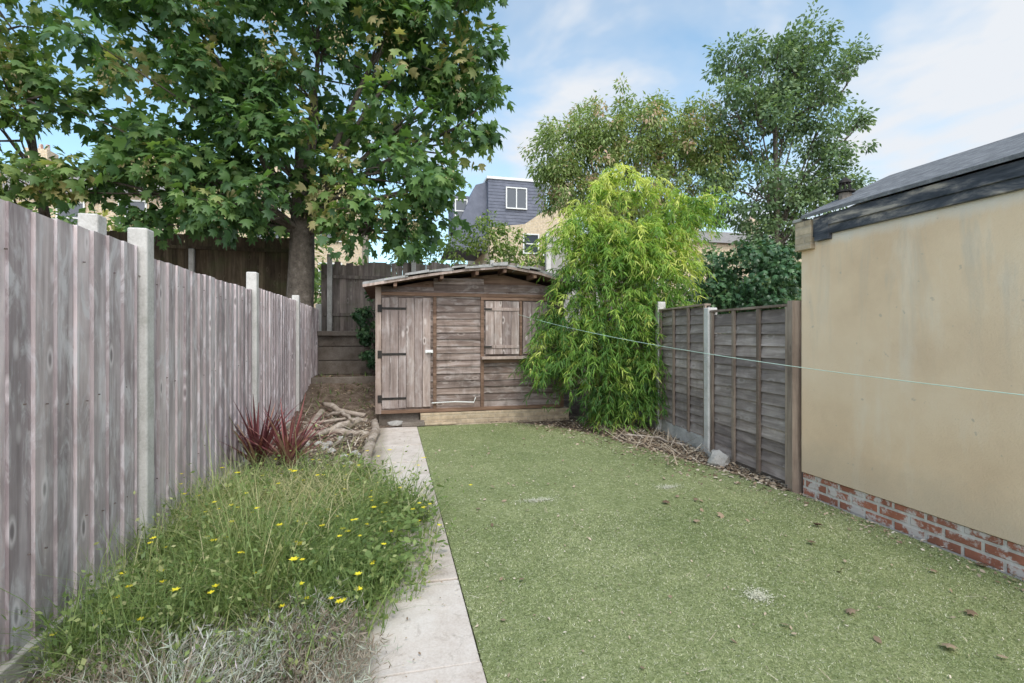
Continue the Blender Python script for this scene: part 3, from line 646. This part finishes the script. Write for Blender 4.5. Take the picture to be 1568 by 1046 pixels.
# ------------------------------------------------------------ bed plants
def inb(n,fn):
    out_=[]
    while len(out_)<n:
        x=rng.uniform(-1.5,.3);y=rng.uniform(1.2,5.2)
        if rng.random()<fn(x,y): out_.append((x,y,.0))
    return np.array(out_)
def wd(x,y):
    ex=((x+.72)/.88)**2+((y-3.45)/1.2)**2
    ed=.78+.6*math.sin(x*5.1+y*3.3)*.5+.3*math.sin(y*7-x*2)
    return 1.0 if ex<ed else (.16 if ex<1.35 else 0)
e=empty('flowering_weeds')
P=inb(9000,wd); n=len(P)
hm=.5+.5*np.sin(P[:,0]*4.3+1)*np.sin(P[:,1]*3.7)
L=(.18+.3*rng.random(n)**1.3)*(.6+.8*hm)*np.clip(1.25-.45*np.abs(P[:,0]+.85),.5,1.2)*np.where(rng.random(n)<.06,1.5,1)
rr=np.clip(.12+.5*rng.random(n)+.42*(np.sin(P[:,0]*6+P[:,1]*2.2)>.4)*rng.random(n),0,1)
tip,mp_=blades('stems',P,L,rng.uniform(0,6.28,n),rng.uniform(.1,.9,n),rng.uniform(.003,.007,n),rr,M['l_weed'],e,seg=4,lean=rng.uniform(0,.65,n))
idx=rng.integers(0,n,24000); t=rng.random((24000,1)); Pp=P[idx]*(1-t)+ (mp_[idx]*.5+tip[idx]*.5)*t+.012*rng.normal(size=(24000,3)); Pp[:,2]=np.maximum(.01,Pp[:,2])
Tt=sph(24000)+np.array([0,0,.4]); V_,F_,r_=scatter(*DIAM,Pp,frames(Tt,np.array([0,0,1])+.6*rng.normal(size=Pp.shape)),rng.uniform(.016,.04,24000),np.clip(rng.random(24000)*.8+.05,0,1)); npmesh('small_leaves',V_,F_,r_,M['l_weed'],e)
cc2=[(.02,3.2),(.08,3.7),(-.1,4.1),(-.05,2.9),(-.2,4.6),(-.35,4.9)]
PP=[];
for c in cc2: PP.append(np.array([c[0],c[1],.16])+rng.normal(size=(190,3))*np.array([.12,.16,.06]))
Pp=np.concatenate(PP);Pp[:,2]=np.maximum(Pp[:,2],.04);k=len(Pp)
V_,F_,r_=scatter(*OVAL,Pp,frames(sph(k)*np.array([1,1,.4]),np.array([0,0,1])+.4*rng.normal(size=(k,3))),rng.uniform(.03,.07,k),rng.uniform(.1,.6,k)); npmesh('bramble_leaves',V_,F_,r_,M['l_weed'],e)
fi=rng.choice(np.where(tip[:,2]>.12)[0],150,replace=False); fp=tip[fi]+np.array([0,0,.02])
PP=[];TT=[]
for p in fp:
    a0=rng.random()*6
    for q_ in range(6):
        a=a0+q_*1.047; PP.append(p); TT.append((math.cos(a),math.sin(a),.3))
PP=np.array(PP);TT=np.array(TT)
V_,F_,r_=scatter(*OVAL,PP,frames(TT,np.tile([0,0,1.],(len(PP),1))+.15*rng.normal(size=(len(PP),3))),np.repeat(rng.uniform(.014,.024,len(fp)),6),rng.random(len(PP))); npmesh('yellow_flowers',V_,F_,r_,M['l_yel'],e)
# lavender
e=empty('lavender_bush')
P=np.array([(rng.uniform(-1.4,-.15),rng.uniform(1.2,2.55),0) for _ in range(4800)]); ctr=np.array([-.78,1.88]); n=len(P)
dv=P[:,:2]-ctr; az=np.arctan2(dv[:,1],dv[:,0])+.9*rng.normal(size=n); dist=np.hypot(dv[:,0]/.68,dv[:,1]/.68)+.12*np.sin(P[:,0]*9)*np.cos(P[:,1]*8); kk=dist<1.05; P=P[kk];az=az[kk];dist=dist[kk];n=len(P)
hm=.75+.5*np.sin(P[:,0]*8+2)*np.sin(P[:,1]*7)
tip,mp_=blades('woody_stems',P,(.13+.2*rng.random(n))*(1.1-.35*dist)*hm,az,rng.uniform(.1,.9,n),rng.uniform(.003,.006,n),rng.uniform(0,.9,n)**1.2,M['l_lav'],e,seg=3,lean=rng.uniform(.1,.8,n))
idx=rng.integers(0,n,13000);t=rng.random((13000,1));Pp=mp_[idx]*(1-t)+tip[idx]*t+.006*rng.normal(size=(13000,3))
V_,F_,r_=scatter(*LANCE,Pp,frames(sph(13000)+np.array([0,0,.6]),sph(13000)),rng.uniform(.025,.05,13000),np.clip(.6*rng.random(13000)+.4*(np.sin(Pp[:,0]*7)*np.sin(Pp[:,1]*6+1)>0),0,1)); npmesh('needle_leaves',V_,F_,r_,M['l_lav'],e)
# cordyline
e=empty('red_cordyline')
for (cx,cy,k,lm) in [(-1.3,5.35,70,.78),(-1.0,5.2,64,.74)]:
    P=np.tile([cx,cy,.14],(k,1))+.02*rng.normal(size=(k,3)); 
    ln=rng.uniform(.1,.85,k)
    blades('sword_leaves',P,rng.uniform(.5,1,k)*lm,rng.uniform(0,6.28,k),np.where(ln>.5,rng.uniform(.1,.5,k),rng.uniform(0,.15,k)),rng.uniform(.028,.042,k),rng.random(k),M['l_cord'],e,seg=5,lean=ln)
    mb=MB(); mb.tube([(cx,cy,-.02),(cx,cy,.1),(cx,cy,.18)],[.035,.03,.02],M['bark']); mb.build('stem',e)
e=empty('low_weeds'); 
P=np.array([(rng.uniform(-1.45,-.3),rng.uniform(7.8,10.6),0) for _ in range(380)]); P[:,2]=[gz(0,y) for y in P[:,1]]; n=len(P)
blades('tufts',P,rng.uniform(.05,.22,n),rng.uniform(0,6.28,n),rng.uniform(.2,1,n),rng.uniform(.006,.02,n),rng.uniform(0,.5,n),M['l_weed'],e,seg=3,lean=rng.uniform(0,.6,n))
P=np.array([(rng.uniform(-1.5,-1.2),rng.uniform(2.8,5.0),.0) for _ in range(450)]);n=len(P)
blades('tall_grass',P,rng.uniform(.25,.55,n),rng.uniform(0,6.28,n),rng.uniform(.1,.6,n),rng.uniform(.003,.006,n),rng.uniform(.2,1,n),M['l_weed'],e,seg=4,lean=rng.uniform(0,.3,n))
P=np.array([(rng.normal(-.75,.3),rng.normal(3.9,.35),.22) for _ in range(900)]);n=len(P)
blades('dry_straw',P,rng.uniform(.12,.3,n),rng.uniform(0,6.28,n),rng.uniform(.6,1.2,n),rng.uniform(.003,.005,n),rng.uniform(.88,1,n),M['l_weed'],e,seg=3,lean=rng.uniform(.2,.8,n))

# ------------------------------------------------------------ litter
def litter(name,P,s0,s1,mat=None,r0=0,r1=1,tm=OVAL):
    k=len(P); a=rng.uniform(0,6.28,k); T=np.stack([np.cos(a),np.sin(a),.25*rng.normal(size=k)],1)
    V_,F_,r_=scatter(*tm,P,frames(T,np.array([0,0,1])+.35*rng.normal(size=(k,3))),rng.uniform(s0,s1,k),rng.uniform(r0,r1,k)); return npmesh(name,V_,F_,r_,mat or M['l_dry'])
litter('leaf_litter',q,.008,.022)
q=[]
while len(q)<3900:
    y=rng.uniform(3.7,8.0); xe=np.interp(y,[3.5,4.6,5.2,6.0,6.75,7.2,7.66],[3.57,3.40,3.22,2.98,2.72,2.45,1.95]); xf=np.interp(y,[3.6,5.1,6.5,8.5],[3.62,3.72,3.93,4.2])
    x=rng.uniform(xe-.06,xf) if rng.random()<.82 else xe-abs(rng.normal())*.3
    q.append((x,y,.012+.02*rng.random()))
litter('leaf_litter',np.array(q),.014,.06,None,0,.9)
Pq=lawnpts(900,1.2,7.5); Pq[:,2]=.026; litter('leaf_litter',Pq,.006,.022,None,.4,1)
q=lawnpts(90,1.3,6.5); q[:,2]=.03; litter('leaf_litter',q,.025,.055,None,.1,.7)
q=np.stack([rng.uniform(2.2,3.55,14),rng.uniform(1.4,3.8,14),np.full(14,.035)],1); litter('leaf_litter',q,.04,.08,None,.0,.4,PALM)
q=np.stack([3.58-np.abs(rng.normal(size=320))*.14,rng.uniform(1.3,3.6,320),np.full(320,.028)],1); litter('leaf_litter',q,.01,.035)
q=np.array([(rng.uniform(-1.45,-.22),rng.uniform(4.8,8.2),.07+.04*rng.random()) for _ in range(3200)]); litter('leaf_litter',q,.015,.055,None,.0,1)
q=np.array([(rng.uniform(-1.45,-.25),rng.uniform(1.2,4.8),.03+.02*rng.random()) for _ in range(1600)]); litter('leaf_litter',q,.02,.06,None,.0,.9)
q=np.array([(rng.uniform(-1.45,-.3),rng.uniform(8.2,10.7),0) for _ in range(900)]); q[:,2]=[gz(0,y)+.04 for y in q[:,1]]; litter('leaf_litter',q,.03,.08,None,.0,.5)
q=np.array([(rng.uniform(-.3,2.9),rng.uniform(7.45,7.8),0) for _ in range(200)]); q[:,2]=[rooft(x)+.065 for x in q[:,0]]; litter('leaf_litter',q,.02,.055,M['l_shrub'],.0,1)
P=lawnpts(240,1.3,7.2);P[:,2]=.025;n=len(P)
blades('dry_stalks',P,rng.uniform(.02,.09,n),rng.uniform(0,6.28,n),np.zeros(n),np.full(n,.0035),rng.uniform(.6,1,n),M['l_dry'],None,seg=2,lean=np.full(n,.99))
P=np.array([(rng.uniform(-1.4,-.3),rng.uniform(5.6,8.8),.12+.1*(rng.random()>.6)) for _ in range(320)]+[(rng.uniform(2.9,3.6),rng.uniform(4.6,7),.04) for _ in range(260)]);n=len(P)
blades('broken_twigs',P,rng.uniform(.1,.45,n),rng.uniform(0,6.28,n),np.zeros(n),rng.uniform(.006,.014,n),rng.uniform(.1,1,n),M['l_dry'],None,seg=2,lean=rng.uniform(.93,.995,n))
def logobj(name,pts,rad):
    mb=MB(); 
    P_=[];R_=[]
    for i in range(len(pts)-1):
        for j in range(4):
            t=j/4; P_.append(tuple(pts[i][k]+(pts[i+1][k]-pts[i][k])*t+random.uniform(-.015,.015) for k in range(3))); R_.append((rad[i]+(rad[i+1]-rad[i])*t)*random.uniform(.85,1.15))
    P_.append(pts[-1]);R_.append(rad[-1]); mb.tube(P_,R_,M['log'],9); return mb.build(name,smooth=True)
logobj('edging_log',[(-.24,5.0,.09),(-.27,5.7,.1),(-.25,6.25,.12)],[.05,.06,.05])
logobj('edging_log',[(-.26,6.4,.1),(-.22,7.1,.1),(-.25,7.7,.12)],[.05,.065,.045])
logobj('fallen_branch',[(-1.3,6.35,.16),(-.9,6.75,.17),(-.45,7.15,.24)],[.03,.04,.05])
logobj('fallen_branch',[(-1.05,6.9,.14),(-.65,6.8,.15),(-.3,6.7,.12)],[.03,.04,.035])
logobj('fallen_branch',[(-.75,6.0,.1),(-.5,6.5,.16)],[.02,.03])
logobj('fallen_branch',[(-1.2,7.2,.16),(-.8,7.5,.2),(-.35,7.45,.18)],[.025,.03,.03])
logobj('fallen_branch',[(-1.35,7.6,.15),(-1.0,7.2,.22),(-.6,7.3,.25)],[.02,.025,.015])
logobj('fallen_branch',[(-1.0,7.9,.2),(-.7,7.5,.3),(-.5,6.9,.28)],[.025,.03,.02])
logobj('fallen_branch',[(-1.1,8.6,.3),(-.8,8.0,.26),(-.4,7.8,.2)],[.04,.045,.03])
logobj('fallen_branch',[(3.1,6.2,.05),(3.4,5.9,.07),(3.6,5.4,.05)],[.012,.015,.01])
mb=MB(); mb.box(-1.16,-1.07,7.0,10.6,.05,.2,M['log']); mb.build('timber_edging',None,.01)
mb=MB(); mb.box(-1.5,-.2,9.9,10.0,.3,.62,M['darkconc']); mb.build('timber_sleeper',None,.01)
def rock(name,c,s,mat):
    import bmesh
    bm=bmesh.new(); bmesh.ops.create_icosphere(bm,subdivisions=2,radius=1)
    for v in bm.verts:
        v.co=Vector((v.co.x*s[0],v.co.y*s[1],v.co.z*s[2]))*random.uniform(.8,1.15)
        v.co.z=max(v.co.z,-.3*s[2]); v.co+=Vector(c)
    me=bpy.data.meshes.new(name); bm.to_mesh(me); bm.free(); me.materials.append(mat); me.attributes.new('rnd','FLOAT','POINT'); link(bpy.data.objects.new(name,me))
rock('broken_stone',(3.5,4.62,.05),(.13,.1,.12),M['stone'])
rock('broken_stone',(3.62,4.85,.05),(.09,.1,.07),M['stone'])
for k in range(14): rock('broken_stone',(random.uniform(-1.2,-.35),random.uniform(5.2,6.8),.08),(random.uniform(.03,.06),.05,.035),M['concrete'])
rock('broken_stone',(.05,7.72,.06),(.14,.08,.06),M['stone'])

# ------------------------------------------------------------ houses
def window(mb,x0,x1,z0,z1,y,split=2):
    mb.box(x0,x1,y-.02,y+.02,z0,z1,M['glass'])
    t=.07
    mb.box(x0-t,x1+t,y-.07,y-.021,z1,z1+t,M['white']); mb.box(x0-t,x1+t,y-.1,y-.021,z0-t,z0,M['white'])
    mb.box(x0-t,x0,y-.07,y-.021,z0,z1,M['white']); mb.box(x1,x1+t,y-.07,y-.021,z0,z1,M['white'])
    for i in range(1,split):
        xx=x0+(x1-x0)*i/split; mb.box(xx-.03,xx+.03,y-.065,y-.021,z0,z1,M['white'])
    if split==1: mb.box(x0,x1,y-.06,y-.021,(z0+z1)/2-.03,(z0+z1)/2+.03,M['white'])
h=empty('brick_house'); HY=26
mb=MB(); mb.box(5.2,9.8,HY,HY+8,1.4,7.1,M['ybrick'])
mb.prism([(5.2,7.102),(9.8,7.102),(9.8,9.0),(9.2,9.0),(7.2,7.6),(5.2,7.3)],HY,HY+.35,M['ybrick'])
mb.box(9.3,10.3,HY+.5,HY+1.4,7.1,10.3,M['ybrick']); mb.build('brick_walls',h)
mb=MB(); window(mb,7.15,7.95,6.0,7.0,HY-.01,1); window(mb,8.3,8.9,5.0,6.0,HY-.01,1); mb.build('windows',h)
mb=MB(); mb.box(5.25,8.6,HY+.6,HY+6,7.2,10.15,M['slate']); mb.box(5.15,8.7,HY+.5,HY+6.1,10.16,10.3,M['white'])
for k in range(16): mb.box(5.24,8.61,HY+.57,HY+.598,7.3+.18*k,7.46+.18*k,M['slate'])
mb.build('dormer',h)
mb=MB(); window(mb,6.3,7.4,8.6,9.7,HY+.55,2); mb.build('dormer_window',h)
mb=MB(); mb.hexa([(3.0,HY+1,6.2),(5.24,HY+1,6.2),(5.24,HY+5,6.2),(3.0,HY+5,6.2),(4.6,HY+1,9.9),(5.24,HY+1,10.1),(5.24,HY+5,10.1),(4.6,HY+5,9.9)],M['slate']); mb.box(3.4,4.3,HY+1.6,HY+4,7.5,9.4,M['slate']); mb.build('roof_slope',h)
mb=MB(); window(mb,3.55,4.15,7.9,9.1,HY+1.55,1); mb.build('side_dormer_window',h)
def row(name,x0,x1,y,zt,zr,nw,off=0):
    h=empty(name); mb=MB(); mb.box(x0,x1,y,y+8,1.3,zt,M['ybrick']); mb.build('brick_walls',h)
    mb=MB(); mb.hexa([(x0-.3,y-.3,zt),(x1+.3,y-.3,zt),(x1+.3,y+8.3,zt),(x0-.3,y+8.3,zt),(x0-.3,y+3.9,zr),(x1+.3,y+3.9,zr),(x1+.3,y+4.1,zr),(x0-.3,y+4.1,zr)],M['brownroof']); mb.build('roof',h)
    mb=MB(); w=(x1-x0)/nw
    for i in range(nw):
        for z in (3.6,6.2):
            if z+1.4<zt: window(mb,x0+w*i+w*.3,x0+w*i+w*.3+1.0,z,z+1.4,y-.01,1)
    mb.build('windows',h)
    mb=MB()
    for i in range(0,nw,2):
        xx=x0+w*i; mb.box(xx,xx+1.0,y+3.6,y+4.5,zr-.8,zr+1.0,M['ybrick']); 
        for q_ in range(3): mb.tube([(xx+.2+.3*q_,y+4,zr+1.0),(xx+.2+.3*q_,y+4,zr+1.35)],[.11,.09],M['rbrick'],8)
    mb.build('chimneys',h)
row('brick_house',-24,-13.2,27,8.0,10.2,4)
row('brick_house',-13,-1.5,26,7.9,9.9,4)
row('brick_house',14,27,27,7.3,9.0,4)
row('brick_house',27.4,42,29,7.6,9.6,4)

# ------------------------------------------------------------ world, sun, camera
w=bpy.data.worlds.new('World'); S.world=w; w.use_nodes=True; nt=w.node_tree; nt.nodes.clear()
out=N(nt,'ShaderNodeOutputWorld'); bg=N(nt,'ShaderNodeBackground'); bg.inputs[1].default_value=.15
sk=N(nt,'ShaderNodeTexSky',sky_type='NISHITA'); sk.sun_disc=False; sk.sun_elevation=math.radians(52); sk.sun_rotation=math.radians(180); sk.air_density=1.0; sk.dust_density=1.0; sk.ozone_density=1.2
tc=N(nt,'ShaderNodeTexCoord').outputs['Generated']
sp=N(nt,'ShaderNodeSeparateXYZ'); nt.links.new(tc,sp.inputs[0])
skc=mix(nt,1.0,sk.outputs[0],(1.8,2.05,1.85),'MULTIPLY')
nz=noise(nt,mapping(nt,tc,(1,1,2.0)),2.3,5,.55,.3)
dp=N(nt,'ShaderNodeVectorMath',operation='DOT_PRODUCT'); nt.links.new(tc,dp.inputs[0]); dp.inputs[1].default_value=(.86,.33,.18)
f=math_(nt,'ADD',nz,math_(nt,'MULTIPLY',math_(nt,'SUBTRACT',dp.outputs['Value'],.66),.46))
f=math_(nt,'ADD',f,math_(nt,'MULTIPLY',math_(nt,'SUBTRACT',.4,sp.outputs[2]),.25))
mask=ramp(nt,f,[(.36,(.08,.08,.08)),(.48,(.34,.34,.34)),(.60,(1,1,1))])
rear_glow=math_(nt,'MULTIPLY',math_(nt,'MAXIMUM',math_(nt,'MULTIPLY',sp.outputs[1],-1.0),0.0),1.3)  # glow added to the unseen sky behind the camera, to brighten the scene
mask2=math_(nt,'MINIMUM',math_(nt,'ADD',mask,rear_glow),1.0)
col=mix(nt,mask2,skc,(5.6,5.85,6.2))
br=math_(nt,'ADD',1.0,math_(nt,'MULTIPLY',rear_glow,1.5))
cb=N(nt,'ShaderNodeCombineXYZ')
for i in range(3): nt.links.new(br,cb.inputs[i])
col=mix(nt,1.0,col,cb.outputs[0],'MULTIPLY')
nt.links.new(col,bg.inputs[0]); nt.links.new(bg.outputs[0],out.inputs[0])
sl=bpy.data.lights.new('sun','SUN'); sl.energy=2.0; sl.angle=math.radians(18); sl.color=(1,.955,.89)
so=bpy.data.objects.new('sun',sl); C.objects.link(so)
d=Vector((0.02,-.60,.79)); so.rotation_euler=d.to_track_quat('Z','Y').to_euler(); so.location=(0,-5,20)
cam=bpy.data.cameras.new('camera'); co=bpy.data.objects.new('camera',cam); C.objects.link(co)
co.location=(0,0,1.45); co.rotation_euler=(math.radians(90),0,math.radians(-13.96)); cam.lens=17; cam.sensor_width=36; cam.shift_y=-.007; cam.clip_end=2000; cam.clip_start=.02
S.camera=co
S.view_settings.view_transform='Standard'; S.view_settings.look='None'; S.view_settings.exposure=0
